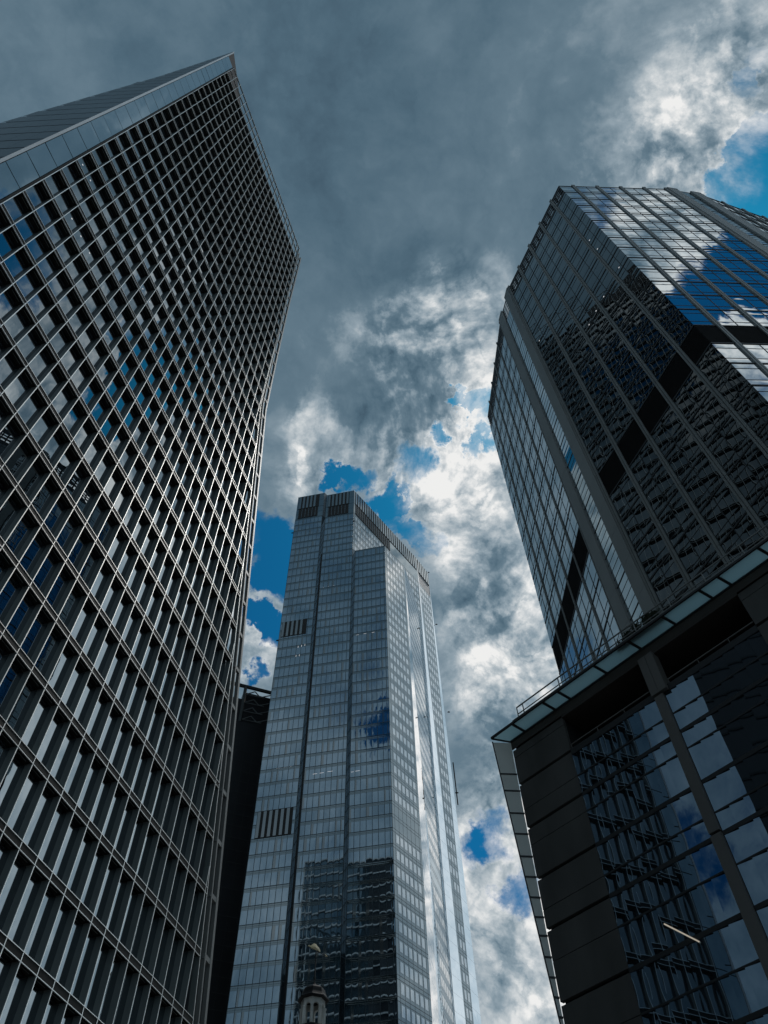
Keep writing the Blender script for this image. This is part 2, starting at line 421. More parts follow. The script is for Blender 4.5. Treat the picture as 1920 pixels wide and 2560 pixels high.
# ---------------------------------------------------------------- left tower: egg-crate grid over glass
def left_tower():
    A = (-25.075, 10.73)
    F = Face(A, 15.67)
    T = thing('office_tower', 'tall tower filling the left side, wrapped in a deep grid of metal fins', 'tower', (-32, 30, 0))
    g = [(0, 48.2), (24.8, 44.66), (94, 35.0), (128, 34.6), (165, 34.35)]
    lad = [(0, 50.05), (25.2, 46.51), (95, 36.64), (112, 36.2), (134, 35.88), (163, 35.9)]
    LV = [0.81 + 4.0 * k for k in range(42)]
    U = [0.53 + 1.425 * k for k in range(34)]
    GT = 157.0
    # core
    br = [0, 24.8, 94, 128, GT]
    mb = MB()
    ring = lambda z: [F(-1.2, z, -0.52), F(lerp(g, z) - 0.35, z, -0.52), F(lerp(g, z) - 3.5, z, -26), F(-1.2, z, -26)]
    for a, b_ in zip(br, br[1:]):
        mb.rings(ring(a), ring(b_), 0, False)
    mb.quad(ring(GT))
    mb.build('core', M_DARK, T)
    # glass behind the grid
    GL = glass('tower_glass', (0.008, 0.011, 0.014), 0.31, (0.86, 0.95, 1.0), 0.0, 0.006, 0.45, 0.03, 0.5)
    win = []
    for k, L in enumerate(LV[1:]):
        if L > GT + 1: break
        for j, u in enumerate(U):
            e = lerp(g, L) - 0.12
            if u + 0.3 > e: break
            p = MB()
            F.pane(p, u + 0.03, min(u + 1.395, e), LV[k], L - 0.46, -0.42, 0, 0.004)
            win.append(p)
    finish(win, 'window', GL, T)
    # fins
    for u in U:
        zt = LV[-1]
        while zt > 1 and lerp(g, zt) < u + 0.05: zt -= 0.25
        if zt < 1: continue
        mb = MB()
        F.box(mb, u - 0.03, u + 0.03, 0, min(zt, GT), -0.42, 0.0, 0)
        if zt > GT: F.box(mb, u - 0.03, u + 0.03, GT, zt, -0.26, 0.0, 0)
        F.box(mb, u - 0.026, u + 0.026, 0, zt, 0.0, 0.03, 1)
        mb.build('fin', [M_FIN, M_NOSE], T)
    mb = MB()
    for a, b_ in zip(br[:-1] + [128], br[1:-1] + [128, 164.8]):
        if a == b_: continue
        for w0, w1, n0, n1, m in ((-0.03, 0.03, -0.42, 0.0, 0), (-0.026, 0.026, 0.0, 0.032, 1)):
            ua, ub = lerp(g, a), lerp(g, b_)
            mb.hexa([F(ua + w0, a, n1), F(ua + w1, a, n1), F(ua + w1, a, n0), F(ua + w0, a, n0), F(ub + w0, b_, n1), F(ub + w1, b_, n1), F(ub + w1, b_, n0), F(ub + w0, b_, n0)], m)
    mb.build('edge_fin', [M_FIN, M_NOSE], T)
    # floor bands with soffit slots
    for L in LV[1:]:
        e = lerp(g, L)
        mb = MB()
        dp = -0.42 if L < GT + 2 else -0.12
        F.box(mb, 0.50, e, L - 0.43, L - 0.035, dp, 0.012, 0)
        F.box(mb, 0.50, e + 0.02, L - 0.035, L, dp + 0.02, 0.045, 1)
        F.box(mb, 0.50, e + 0.02, L - 0.465, L - 0.43, -0.02, 0.045, 1)
        for u in U:
            if u > e - 0.4: break
            F.box(mb, u - 0.012, u + 0.012, L - 0.43, L - 0.035, 0.012, 0.022, 2)
            if L > GT + 2: continue
            F.box(mb, u + 0.30, u + 1.15, L - 0.45, L - 0.432, -0.235, -0.205, 2)
            F.box(mb, u - 0.075, u - 0.035, L - 0.50, L - 0.46, -0.40, -0.06, 2)
        mb.build('floor_band', [M_BRONZE, M_NOSE, M_LADDER], T)
    # glazed corner strip with white edge fin
    GP = glass('corner_glass', (0.02, 0.040, 0.055), 0.50, (0.80, 0.93, 1.0), 0.02, 0.006, 0.5, 0.03)
    for k, L in enumerate(LV[1:]):
        mb = MB()
        F.pane(mb, -1.52, 0.32, LV[k] + 0.05, L - 0.05, -0.24, 0, 0.003)
        mb.build('corner_pane', GP, T)
    mb = MB()
    F.box(mb, -1.55, 0.36, 0, 164.8, -0.40, -0.27)
    F.box(mb, 0.36, 0.47, 0, 164.8, -0.40, 0.0)
    mb.build('corner_backing', M_BRONZE, T)
    mb = MB()
    F.box(mb, -1.80, -1.58, 0, 172.2, -0.5, -0.16)
    mb.build('corner_fin', M_WHITE, T)
    # side face
    P = F(-1.80, 0, -0.16)
    G = Face((P.x, P.y), 91.3)
    h = [(0, -17.3), (80, -8.3), (125, -3.2), (172, -0.25)]
    mb = MB()
    ring = lambda z: [G(lerp(h, z) + 0.02, z, -0.1), G(-0.05, z, -0.1), G(-0.05, z, -22), G(lerp(h, z) + 0.02, z, -22)]
    for a, b_ in zip([0, 80, 125], [80, 125, 172]):
        mb.rings(ring(a), ring(b_), 0, False)
    mb.quad(ring(172))
    mb.build('side_core', M_DARK, T)
    lv = LV + [168.81, 171.9]
    for a, b_ in zip(lv, lv[1:]):
        mb = MB()
        u1 = -0.02
        while True:
            u0 = u1 - 1.5
            la, lb = lerp(h, a + 0.13), lerp(h, b_ - 0.13)
            q0, q1 = max(u0 + 0.015, la), max(u0 + 0.015, lb)
            if q0 < u1 - 0.01:
                mb.quad([G(q0, a + 0.13), G(u1, a + 0.13), G(max(q1, min(u1, lb)), b_ - 0.13) if q1 > u1 else G(u1, b_ - 0.13), G(min(q1, u1), b_ - 0.13)])
            if u0 < la: break
            u1 = u0
        if mb.f: mb.build('side_panel', M_CLAD, T)
    # ladder-like frame along the far edge
    mb = MB()
    lz = [z for z, _ in lad]
    lad_u = lambda z: lerp(lad, z)
    def rail(off, w):
        q = MB()
        for a, b_ in zip(lz, lz[1:]):
            ua, ub = lad_u(a) - off, lad_u(b_) - off
            q.hexa([F(ua, a, 0.0), F(ua + w, a, 0.0), F(ua + w, a, -0.3), F(ua, a, -0.3), F(ub, b_, 0.0), F(ub + w, b_, 0.0), F(ub + w, b_, -0.3), F(ub, b_, -0.3)])
        return q
    E = rail(0.30, 0.30).build('edge_frame', M_LADDER, T)
    rail(1.15, 0.16).build('rail', M_LADDER, E)
    for L in LV[1:-1]:
        q = MB()
        u = lad_u(L)
        F.box(q, u - 1.2, u - 0.28, L - 0.22, L + 0.12, -0.25, -0.02)
        q.build('rung', M_LADDER, E)
    # lit ceiling lamps seen through the glass
    for u, z in LAMPS_LEFT:
        q = MB(); n = 10
        q.quad([F(u + 0.075 * math.cos(k * 2 * math.pi / n), z + 0.075 * math.sin(k * 2 * math.pi / n), -0.405) for k in range(n)])
        q.build('ceiling_lamp', M_LAMP, T)
LAMPS_LEFT = [(1.14, 74.6), (2.47, 74.62), (3.99, 67.08), (5.43, 67.07), (6.84, 67.09), (12.47, 74.56), (13.82, 74.66), (36.13, 40.57), (37.5, 40.56), (38.9, 40.57), (40.29, 40.56)]
left_tower()

# ---------------------------------------------------------------- right tower: faceted glass with piers
M_PIER = solid('pier_metal', (0.25, 0.265, 0.258), 0.5, 0.1, 0.10, 0.3)
M_LINE = solid('mullion_dark', (0.022, 0.024, 0.026), 0.5)
M_LOUV = solid('louvre_black', (0.012, 0.012, 0.013), 0.8)
RK = 0.798   # metres per drawing unit of the two right-hand buildings
ZB = -0.41
def right_tower():
    T = thing('glass_tower', 'faceted dark glass tower on the right with thin vertical piers and a black louvre band', 'tower', (30, 38, 0))
    PT = dict(lC=(18.79, 63.05), lB=(19.98, 45.61), lA=(20.96, 40.27), c=(27.48, 24.95), rA=(43.84, 25.85), rB=(49.08, 26.8), rC=(66.0, 32.6))
    order = [PT[q] for q in ('lC', 'lB', 'lA', 'c', 'rA', 'rB', 'rC')] + [(74, 44), (70, 74), (33, 69)]
    LV = [66.6 + 4.14 * k for k in range(-16, 15)]
    TOP = LV[-1]
    cx, cy = 40.0, 48.0
    def inset(d):
        o = []
        for x, y in order:
            l = math.hypot(x - cx, y - cy); o.append((x + (cx - x) * d / l, y + (cy - y) * d / l))
        return o
    I = inset(0.45)
    KP = lambda x, y, z: (x * RK, y * RK, 1.6 + (z - 1.6) * RK)
    MB().rings([KP(x, y, ZB) for x, y in I], [KP(x, y, LV[-2] - 0.6) for x, y in I]).build('core', M_DARK, T)
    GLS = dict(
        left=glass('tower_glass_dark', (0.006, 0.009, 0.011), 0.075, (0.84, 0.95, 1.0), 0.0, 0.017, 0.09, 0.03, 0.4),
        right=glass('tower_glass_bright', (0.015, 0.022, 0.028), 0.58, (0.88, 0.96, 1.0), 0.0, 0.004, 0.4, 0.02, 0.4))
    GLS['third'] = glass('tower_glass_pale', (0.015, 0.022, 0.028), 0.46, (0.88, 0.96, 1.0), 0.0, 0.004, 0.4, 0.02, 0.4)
    win = {'left': [], 'right': [], 'third': []}
    def pier(F, u0, u1, n1, grooved=False):
        mb = MB()
        for a, b_ in zip(LV, LV[1:]):
            if grooved:
                w = (u1 - u0) * 0.42
                F.box(mb, u0, u0 + w, a + 0.015, b_ - 0.015, 0, n1)
                F.box(mb, u1 - w, u1, a + 0.015, b_ - 0.015, 0, n1)
            else:
                F.box(mb, u0, u1, a + 0.015, b_ - 0.015, 0, n1)
        if grooved:
            F.box(mb, u0 + (u1 - u0) * 0.41, u1 - (u1 - u0) * 0.41, LV[0], TOP + 0.1, 0, n1 * 0.72, 1)
        F.box(mb, u0 - 0.02, u1 + 0.02, TOP + 0.02, TOP + 0.55, -0.3, n1 + 0.02)
        F.box(mb, u0 + 0.03, u1 - 0.03, LV[0], TOP, -0.35, -0.006, 1)
        mb.build('pier', [M_PIER, M_LINE], T)
    def bayface(F, piers, side, u_end, pw=0.42):
        fr = MB()
        F.box(fr, 0.02, u_end - 0.02, 0, LV[-2] if side != 'right' else TOP - 0.1, -0.40, -0.12)
        edges = sorted(piers)
        bays = [(a + pw / 2, b_ - pw / 2) for a, b_ in zip([-0.2] + edges, edges + [u_end + 0.2]) if b_ - a > 0.7]
        for a, b_ in zip(LV, LV[1:]):
            F.box(fr, 0.0, u_end, b_ - 0.10, b_ + 0.07, -0.12, 0.05)
            mech = abs(b_ - 66.6) < 0.1
            if mech: continue
            top = abs(b_ - TOP) < 0.1
            if not (top and side != 'right'):
                F.box(fr, 0.0, u_end, a + 0.94, a + 1.0, -0.12, 0.02)
                F.box(fr, 0.0, u_end, a + 3.05, a + 3.11, -0.12, 0.02)
        for p, q in bays:
            m = (p + q) / 2
            if q - p > 2: F.box(fr, m - 0.03, m + 0.03, 0, 62.3, -0.12, 0.03); F.box(fr, m - 0.03, m + 0.03, 66.7, TOP, -0.12, 0.03)
            for a, b_ in zip(LV, LV[1:]):
                if abs(b_ - 66.6) < 0.1: continue
                if abs(b_ - TOP) < 0.1 and side != 'right': continue
                for s0, s1 in (((p, m - 0.03), (m + 0.03, q)) if q - p > 2 else ((p, q),)):
                    w = MB()
                    for z0, z1 in ((a + 1.0, a + 3.05), (a + 0.07, a + 0.94), (a + 3.11, b_ - 0.10)):
                        F.pane(w, s0, s1, z0, z1, 0.0, 0, 0.004 if side != 'right' else 0.0025)
                    win[side].append(w)
        fr.build('window_frame', M_LINE, T)
        lv = MB()
        F.box(lv, 0.0, u_end, 62.5, 66.48, -0.12, -0.05)
        z = 62.6
        while z < 66.3:
            F.box(lv, 0.02, u_end - 0.02, z, z + 0.06, -0.05, 0.02); z += 0.2
        lv.build('louvre', M_LOUV, T)
        if side != 'right':
            pr = MB()
            for z0, z1 in ((LV[-2] + 0.07, LV[-2] + 0.9), (LV[-2] + 1.45, LV[-2] + 1.95), (LV[-2] + 2.4, LV[-2] + 2.75), (LV[-2] + 3.2, TOP - 0.1)):
                F.box(pr, 0.0, u_end, z0, z1, -0.10, 0.0)
            u = 0.6
            while u < u_end:
                F.box(pr, u, u + 0.35, LV[-2] + 0.07, TOP - 0.1, -0.20, -0.102); u += 1.18
            pr.build('parapet', M_LINE, T)
        for u in piers:
            pier(F, u - pw / 2, u + pw / 2, 0.14, True)
    def chamfer(F, side):
        l = F.len
        pier(F, 0.02, l * 0.29, 0.22); pier(F, l * 0.70, l - 0.02, 0.22)
        fr = MB()
        F.box(fr, l * 0.29, l * 0.70, 0, LV[-2] if side == 'left' else TOP, -0.40, -0.12)
        for a, b_ in zip(LV, LV[1:]):
            F.box(fr, l * 0.29, l * 0.70, b_ - 0.06, b_ + 0.05, -0.12, 0.04)
            for f in (0.25, 0.5, 0.75):
                F.box(fr, l * 0.29, l * 0.70, a + 4.14 * f - 0.025, a + 4.14 * f + 0.025, -0.12, 0.02)
            w = MB()
            if abs(b_ - TOP) < 0.1 and side == 'left':
                continue
            for f in (0, 0.25, 0.5, 0.75):
                F.pane(w, l * 0.29, l * 0.70, a + 4.14 * f + 0.05, a + 4.14 * (f + 0.25) - 0.05, 0, 0, 0.002)
            win['right'].append(w)
        fr.build('window_frame', M_LINE, T)
    f3 = Face.through(PT['lC'], PT['lB'], RK); bayface(f3, [f3.len - 0.3 - 3.58 * k for k in range(5)], 'third', f3.len, 0.17)
    chamfer(Face.through(PT['lB'], PT['lA'], RK), 'left')
    f1 = Face.through(PT['lA'], PT['c'], RK); bayface(f1, [f1.len - u for u in (2.36, 5.87, 9.43, 12.97, 16.45)], 'left', f1.len)
    f2 = Face.through(PT['c'], PT['rA'], RK); bayface(f2, [2.18, 5.82, 9.37, 12.9, 16.2], 'right', f2.len)
    chamfer(Face.through(PT['rA'], PT['rB'], RK), 'right')
    f4 = Face.through(PT['rB'], PT['rC'], RK); bayface(f4, [0.3 + 3.55 * k for k in range(5)], 'right', f4.len)
    hi = lambda w: sum(v[2] for v in w.v[:4]) / 4 > 44
    for side, n in (('left', 40), ('right', 40), ('third', 20)):
        # the storeys behind the podium show nothing, so they stay in the shared part
        vis = [w for w in win[side] if hi(w)]; low = [w for w in win[side] if not hi(w)]
        vis.sort(key=seen_area, reverse=True)
        for w in vis[:n]: w.build('window', GLS[side], T)
        finish(vis[n:] + low, 'window', GLS[side], T, 0)
    for side_f, u, z in [(f1, 14.76, 101.11), (f1, 14.78, 97.07), (f1, 15.21, 88.14), (f1, 11.77, 87.87), (f1, 10.03, 87.78), (f1, 8.36, 87.58), (f1, 1.02, 100.05)]:
        q = MB()
        q.quad([side_f(u + 0.09 * math.cos(k * math.pi / 5), z + 0.09 * math.sin(k * math.pi / 5), 0.012) for k in range(10)])
        q.build('ceiling_lamp', M_LAMP, T)
right_tower()

# ---------------------------------------------------------------- podium building in the lower right corner
def podium():
    W = Face((8.04, 41.90), 137.65, RK)
    T = thing('podium_building', 'dark low block at lower right with frosted glass canopy, roof railing and stone panels', 'building', (19, 37, 0))
    STONE = solid('dark_stone', (0.082, 0.082, 0.078), 0.7, 0, 0.22, 0.7, 0.003)
    COLM = solid('column_metal', (0.135, 0.132, 0.124), 0.5, 0.1, 0.08, 0.5)
    BEAM = solid('beam_brown', (0.06, 0.052, 0.045), 0.6)
    GL = glass('podium_glass', (0.008, 0.011, 0.014), 0.20, (0.55, 0.78, 1.0), 0.0, 0.003, 0.22, 0.010, 0.4)
    FR = frosted('frosted_glass', (0.80, 0.98, 1.0))
    FS = frosted('frosted_side_glass', (0.88, 0.92, 0.90))
    thick = [32.64, 29.58, 26.36, 23.5, 19.86, 16.2, 12.9, 9.9, 6.6, 3.2]
    thin = [34.68, 30.82, 28.45, 24.58, 21.88, 17.95, 14.6, 11.4, 8.2, 4.9, 1.6]
    ULO, UHI, UEND = 4.30, 17.55, 26.0
    mb = MB()
    W.box(mb, 0.05, UEND, ZB, 32.42, -34, -0.32)
    W.box(mb, 0.05, UEND, 32.42, 35.7, -34, -4.0)
    W.box(mb, 0.05, ULO - 0.02, 32.42, 35.7, -4.0, -0.32)
    W.box(mb, UHI + 0.02, UEND, 32.42, 35.7, -4.0, -0.32)
    W.box(mb, 0.05, UEND, 35.7, 36.2, -34, -0.05)
    mb.build('core', M_DARK, T)
    mb = MB()
    W.box(mb, 0.0, UEND, 35.35, 35.98, -0.05 + 0.052, 0.06)
    W.box(mb, ULO, UHI, 35.2, 35.35, -4.0, 0.05)
    mb.build('beam', BEAM, T)
    # stone panels at both ends
    zs = [35.35] + thick + [ZB]
    for ua, ub in ((0.0, ULO), (UHI, UHI + 4.3), (UHI + 4.36, UEND)):
        for zt, zb in zip(zs, zs[1:]):
            t = [q for q in thin if zb < q < zt][0]
            mb = MB()
            W.box(mb, ua, ub, zb + 0.10, t - 0.018, -0.25, 0.0)
            W.box(mb, ua, ub, t + 0.018, zt - 0.10, -0.25, 0.0)
            mb.build('stone_panel', STONE, T)
    # glazing, bars and column
    fr = MB()
    for z in thick[:]:
        W.box(fr, ULO, UHI, z - 0.13 if z < 32 else z - 0.32, z + 0.09, -0.30, 0.015)
    for z in thin[1:]:
        W.box(fr, ULO, UHI, z - 0.045, z + 0.045, -0.30, 0.01)
    fr.build('window_bar', M_LINE, T)
    zz = sorted(thick + thin[1:] + [ZB], reverse=True)
    PTURN = 0.085
    cols = [(ULO + 0.02, 5.85), (5.87, 7.42), (7.44, 9.0), (9.02, 10.62), (11.28, 12.85), (12.87, 14.40), (14.42, 15.95), (15.97, UHI - 0.02)]
    for a, b_ in zip(zz, zz[1:]):
        for p, q in cols:
            w = MB(); m = (p + q) / 2; h = (m - p) / 2
            t = PTURN * h      # turn added to every pane to shift the sky it mirrors
            for pa, pb in ((p, m - 0.01), (m + 0.01, q)):
                j = rnd.gauss(0, 0.002) * (a - b_)
                w.quad([W(pa, b_ + 0.05, -0.035 + t - j), W(pb, b_ + 0.05, -0.035 - t - j), W(pb, a - 0.05, -0.035 - t + j), W(pa, a - 0.05, -0.035 + t + j)])
            w.build('window', GL, T)
    mb = MB()
    for a, b_ in zip([32.30, 23.55, 14.5, 5.6], [23.6, 14.55, 5.65, ZB]):
        W.box(mb, 10.66, 11.24, b_ + 0.04, a - 0.04, -0.30, 0.20)
    W.box(mb, 10.60, 11.10, 32.36, 35.22, -0.4, 0.30)
    W.box(mb, 11.12, 11.62, 32.36, 35.22, -0.4, 0.30)
    mb.build('column', COLM, T)
    mb = MB()
    for p, q in ((ULO + 0.1, 10.5), (11.75, UHI - 0.05)):
        mb.bar(W(p, 33.05, -0.05), W(q, 33.05, -0.05), 0.05)
        u = p + 0.02
        while u < q:
            mb.bar(W(u, 32.45, -0.08), W(u, 33.05, -0.05), 0.035); u += 2.05
    mb.build('loggia_rail', COLM, T)
    # canopy: sloping frosted panels between dark bars
    CN = MB()
    inner, outer = (0.07, 36.0), (1.0, 36.28)
    bars = [1.35, 4.05, 5.35, 8.35, 11.05, 13.65, 16.3, 17.6, 20.3, 23.0, UEND]
    CN.bar(W(-0.80, 36.30, 1.03), W(UEND, 36.30, 1.03), 0.09, 0.12)
    CN.bar(W(0.0, 35.99, 0.09), W(UEND, 35.99, 0.09), 0.06, 0.10)
    for u in bars:
        CN.bar(W(u, 36.0, 0.07), W(u - 0.25, 36.28, 1.0), 0.12, 0.10)
    CN.bar(W(0.0, 36.0, 0.05), W(-0.80, 36.28, 1.0), 0.07, 0.07)
    canopy = CN.build('canopy', M_LINE, T)
    prev_i, prev_o = 0.0, -0.80
    for u in bars:
        q = MB()
        pts = [W(prev_i + 0.05, 36.02, 0.08), W(u - 0.07, 36.02, 0.08), W(u - 0.32, 36.30, 1.0), W(prev_o + 0.07, 36.30, 1.0)]
        q.rings(pts, [p + Vector((0, 0, 0.03)) for p in pts])
        q.build('canopy_panel', FR, canopy)
        prev_i, prev_o = u, u - 0.25
    # tapering glass screen down the corner
    def outer_pt(z):
        k = max(0.0, (z - 15.6) / (36.28 - 15.6))
        return W(-0.80 * k, z * 1.0 + 0.02, 1.0 * k)
    js = [36.0, 33.45, 32.2, 30.6, 29.2, 27.75, 26.5, 25.3, 24.2, 23.2, 22.1, 21.1, 20.15, 19.25, 18.45, 17.7, 17.0, 16.3]
    SC = MB()
    for a, b_ in zip(js, js[1:]):
        SC.bar(outer_pt(b_), outer_pt(a), 0.05)
        SC.bar(W(-0.01, b_, 0.01), outer_pt(b_), 0.07)
    screen = SC.build('side_screen', M_LINE, T)
    for a, b_ in zip(js, js[1:]):
        q = MB()
        la, lb = outer_pt(a - 0.05), outer_pt(b_ + 0.05)
        ia, ib = W(-0.03, a - 0.05, 0.02), W(-0.03, b_ + 0.05, 0.02)
        off = W.n * 0.015
        q.rings([ib, lb, la, ia], [ib + off, lb + off, la + off, ia + off])
        q.build('screen_panel', FS, screen)
    # roof railing
    RL = MB()
    RL.bar(W(1.72, 37.26, 1.0), W(UEND, 37.26, 1.0), 0.055)
    RL.bar(W(1.72, 36.70, 1.0), W(UEND, 36.70, 1.0), 0.04)
    W.box(RL, 1.2, UEND, 36.36, 36.47, 0.92, 1.06)
    RL.bar(W(1.72, 36.45, 1.0), W(1.72, 37.28, 1.0), 0.05)
    rl = RL.build('roof_railing', M_LADDER, T)
    for u in (2.24, 5.36, 8.45, 11.55, 14.15, 16.66, 19.3, 21.9, 24.5):
        q = MB(); q.bar(W(u, 36.45, 1.0), W(u, 37.25, 1.0), 0.05); q.build('post', M_LADDER, rl)
    mb = MB()
    W.box(mb, 0.1, UEND, 36.2, 36.40, -34, 0.02)
    mb.build('roof_edge', BEAM, T)
    mb = MB(); W.box(mb, 9.85, 13.5, 36.325, 36.39, 0.66, 0.915); mb.build('planter', BEAM, T)
    mb = MB(); mb.bar(W(6.85, 20.98, 0.05), W(8.25, 19.60, 0.05), 0.05); mb.build('glow_strip', glow('strip_glow', (0.95, 0.85, 0.7), 0.38), T)  # faint glowing bar laid slantwise in front of the panes
    return W
W = podium()

# ---------------------------------------------------------------- shrubs behind the railing
M_LEAF = solid('shrub_leaf', (0.035, 0.055, 0.03), 0.6, 0, 0.4, 3.0)
M_STEM = solid('shrub_stem', (0.06, 0.045, 0.03), 0.8)
def shrub(u, hgt, wid, label, n=420):
    base = W(u, 36.36, 0.80)
    T = thing('planter_shrub', label, 'shrub', base, 'shrubs behind the roof railing')
    st = MB(); lf = MB()
    r = random.Random(int(u * 100))
    for k in range(7):
        tip = W(u + r.uniform(-wid, wid) * 0.8, 36.36 + hgt * r.uniform(0.6, 0.98), 0.80 + r.uniform(-0.12, 0.12))
        st.bar(W(u + r.uniform(-0.05, 0.05), 36.36, 0.80), tip, 0.018)
    for k in range(n):
        t = r.random() ** 0.7
        c = W(u + r.gauss(0, wid * 0.42), 36.36 + hgt * (0.08 + 0.9 * t) * r.uniform(0.8, 1.0), 0.80 + r.gauss(0, 0.09))
        a = Vector((r.gauss(0, 1), r.gauss(0, 1), r.gauss(0, 1))).normalized()
        b_ = a.cross(Vector((r.gauss(0, 1), r.gauss(0, 1), r.gauss(0, 1)))).normalized()
        l, w = r.uniform(0.045, 0.085), r.uniform(0.02, 0.035)
        lf.quad([c - a * l, c + b_ * w, c + a * l, c - b_ * w])
    lf.build('foliage', M_LEAF, T); st.build('stem', M_STEM, T)
shrub(12.95, 0.95, 0.42, 'dense shrub furthest right behind the roof railing, against the grey pier')
shrub(12.35, 1.18, 0.42, 'tallest shrub behind the roof railing, second from the right')
shrub(11.55, 0.95, 0.42, 'middle shrub behind the roof railing, loose and see-through')
shrub(10.85, 0.80, 0.40, 'low straggly shrub behind the roof railing, second from the left')
shrub(10.12, 0.72, 0.12, 'thin upright sprig standing alone at the left end of the shrubs', 46)

# ---------------------------------------------------------------- centre tower: pale blue glass, serrated side
def centre_tower():
    T = thing('glass_skyscraper', 'tallest pale blue glass skyscraper in the centre with serrated sides and striped louvre crown', 'skyscraper', (-8, 205, 0))
    WB = glass('blind_window', (0.042, 0.062, 0.076), 0.34, (0.64, 0.84, 1.0), 0.0, 0.004, 0.30, 0.045, 0.25)
    WC = glass('clear_window', (0.012, 0.022, 0.030), 0.30, (0.62, 0.83, 1.0), 0.0, 0.004, 0.30, 0.045, 0.3)
    SP = glass('spandrel_glass', (0.022, 0.036, 0.042), 0.22, (0.72, 0.90, 1.0), 0.02, 0.006, 0.3, 0.03, 0.2)
    FRM = solid('curtain_frame', (0.045, 0.068, 0.082), 0.4)
    SDW = glass('side_window', (0.20, 0.22, 0.225), 0.40, (0.95, 0.98, 1.0), 0.0, 0.004, 0.3, 0.03, 0.2)
    SDF = glass('side_glass', (0.022, 0.036, 0.043), 0.20, (0.86, 0.96, 1.0), 0.02, 0.004, 0.3, 0.0, 0.2)
    SDD = glass('shaded_side_glass', (0.02, 0.03, 0.036), 0.06, (0.8, 0.92, 1.0), 0.05, 0.0, 0.3, 0.0, 0.2)
    MIR = glass('clear_facet', (0.06, 0.07, 0.075), 0.80, (0.98, 0.99, 1.0), 0.01, 0.006, 0.5, 0.02)
    LVD = solid('louvre_dark', (0.020, 0.019, 0.018), 0.7)
    LVP = glass('louvre_pale', (0.05, 0.065, 0.07), 0.22, (0.85, 0.95, 1.0), 0.05)
    a1, n0, b1, c0, c1, t1 = (-24.73, 174.81), (-23.76, 176.04), (-12.21, 174.04), (-11.24, 175.27), (-0.11, 173.33), (7.15, 183.40)
    dA = Face(a1, 99.9).d
    a0 = (a1[0] - dA.x * 11.35, a1[1] - dA.y * 11.35)
    r1, r2 = (13.87, 210.8), (19.10, 219.47)
    HL = 237.09
    low = [118.85 - 4.35 * k for k in range(27, 0, -1)]
    FL = low + [118.85, 122.8, 126.63, 130.96, 135.34, 139.64, 144.02, 148.3, 152.65, 157.0, 161.3, 165.6, 169.9, 174.26, 178.6, 182.9, 187.2, 191.5, 195.7]
    FL += [199.56 + 4.17 * k for k in range(10)]           # ends at 237.09
    UP = [HL + 3.985 * k for k in range(1, 7)]             # ends at 261.0
    wins = []
    darkset = {'A': [(190, 192), (177, 180), (84, 88)], 'B': [(208, 213), (190, 192), (177, 180), (121, 128)], 'C': [(190, 192), (177, 180), (121, 128), (195, 197)]}
    # cores
    def shrink(poly, d):
        cx = sum(p[0] for p in poly) / len(poly); cy = sum(p[1] for p in poly) / len(poly)
        return [(x + (cx - x) * d / math.hypot(x - cx, y - cy), y + (cy - y) * d / math.hypot(x - cx, y - cy)) for x, y in poly]
    back = [(10, 246), (-44, 222)]
    lo = shrink([a0, a1, n0, b1, c0, c1, t1, (8.0, 202.6), r1, r2] + back, 0.9)
    hi = shrink([a0, a1, n0, b1, r1, r2] + back, 0.9)
    mb = MB()
    mb.rings([(x, y, 0) for x, y in lo], [(x, y, HL - 0.8) for x, y in lo])
    mb.rings([(x, y, HL - 0.8) for x, y in hi], [(x, y, 276.5) for x, y in hi])
    mb.build('core', M_DARK, T)
    mb = MB()
    mb.quad([(x, y, HL - 0.45) for x, y in [b1, c0, c1, t1, (8.2, 202.6)]])
    mb.build('terrace_roof', M_DARK, T)
    def front(F, l, levels, mull, key):
        cw = MB()
        F.box(cw, 0, l, 0, levels[-1], -0.5, 0.0)
        prev = 0.0
        for L in levels:
            F.box(cw, 0.0, l, L - 0.13, L, 0.0, 0.075)
            F.pane(cw, 0.03, l - 0.03, L - 1.02, L - 0.60, 0.03, 1, 0.0)
            F.pane(cw, 0.03, l - 0.03, L - 0.56, L - 0.13, 0.03, 1, 0.0)
            zs = prev + 0.02
            drk = any(p < (prev + L) / 2 < q for p, q in darkset[key])
            row = [0.03] + mull + [l - 0.03]
            for p, q in zip(row, row[1:]):
                w = MB()
                clear = drk and rnd.random() < 0.9 or rnd.random() < 0.05
                F.pane(w, p + 0.07, q - 0.07, zs, L - 1.05, 0.035, 1 if clear else 0, 0.0016)
                if not clear and rnd.random() < 0.22:
                    f = rnd.uniform(0.25, 0.5)
                    F.pane(w, p + 0.07, p + 0.07 + (q - p - 0.14) * f, zs, L - 1.05, 0.05, 2, 0.0016)
                wins.append(w)
            prev = L
        for u in mull:
            F.box(cw, u - 0.035, u + 0.035, 0, levels[-1], 0.0, 0.055)
        F.box(cw, -0.02, 0.08, 0, levels[-1], 0.0, 0.08); F.box(cw, l - 0.08, l + 0.02, 0, levels[-1], 0.0, 0.08)
        cw.build('curtain_wall', [FRM, SP], T)
    def louvres(F, u0, u1, z0, z1, pitch, duty, hood=True):
        mb = MB()
        F.box(mb, u0, u1, z0, z1, -0.04, 0.09)
        u = u0 + 0.15
        while u + pitch * (1 - duty) < u1:
            F.box(mb, u, u + pitch * (1 - duty), z0 + 0.05, z1 - 0.05, 0.09, 0.20, 1)
            u += pitch
        zm = (z0 + z1) / 2
        F.box(mb, u0, u1, z1, z1 + 0.12, -0.04, 0.12)
        F.box(mb, u0, u1, z0 - 0.15, z0, -0.04, 0.12)
        mb.build('louvre', [LVD, LVP], T)
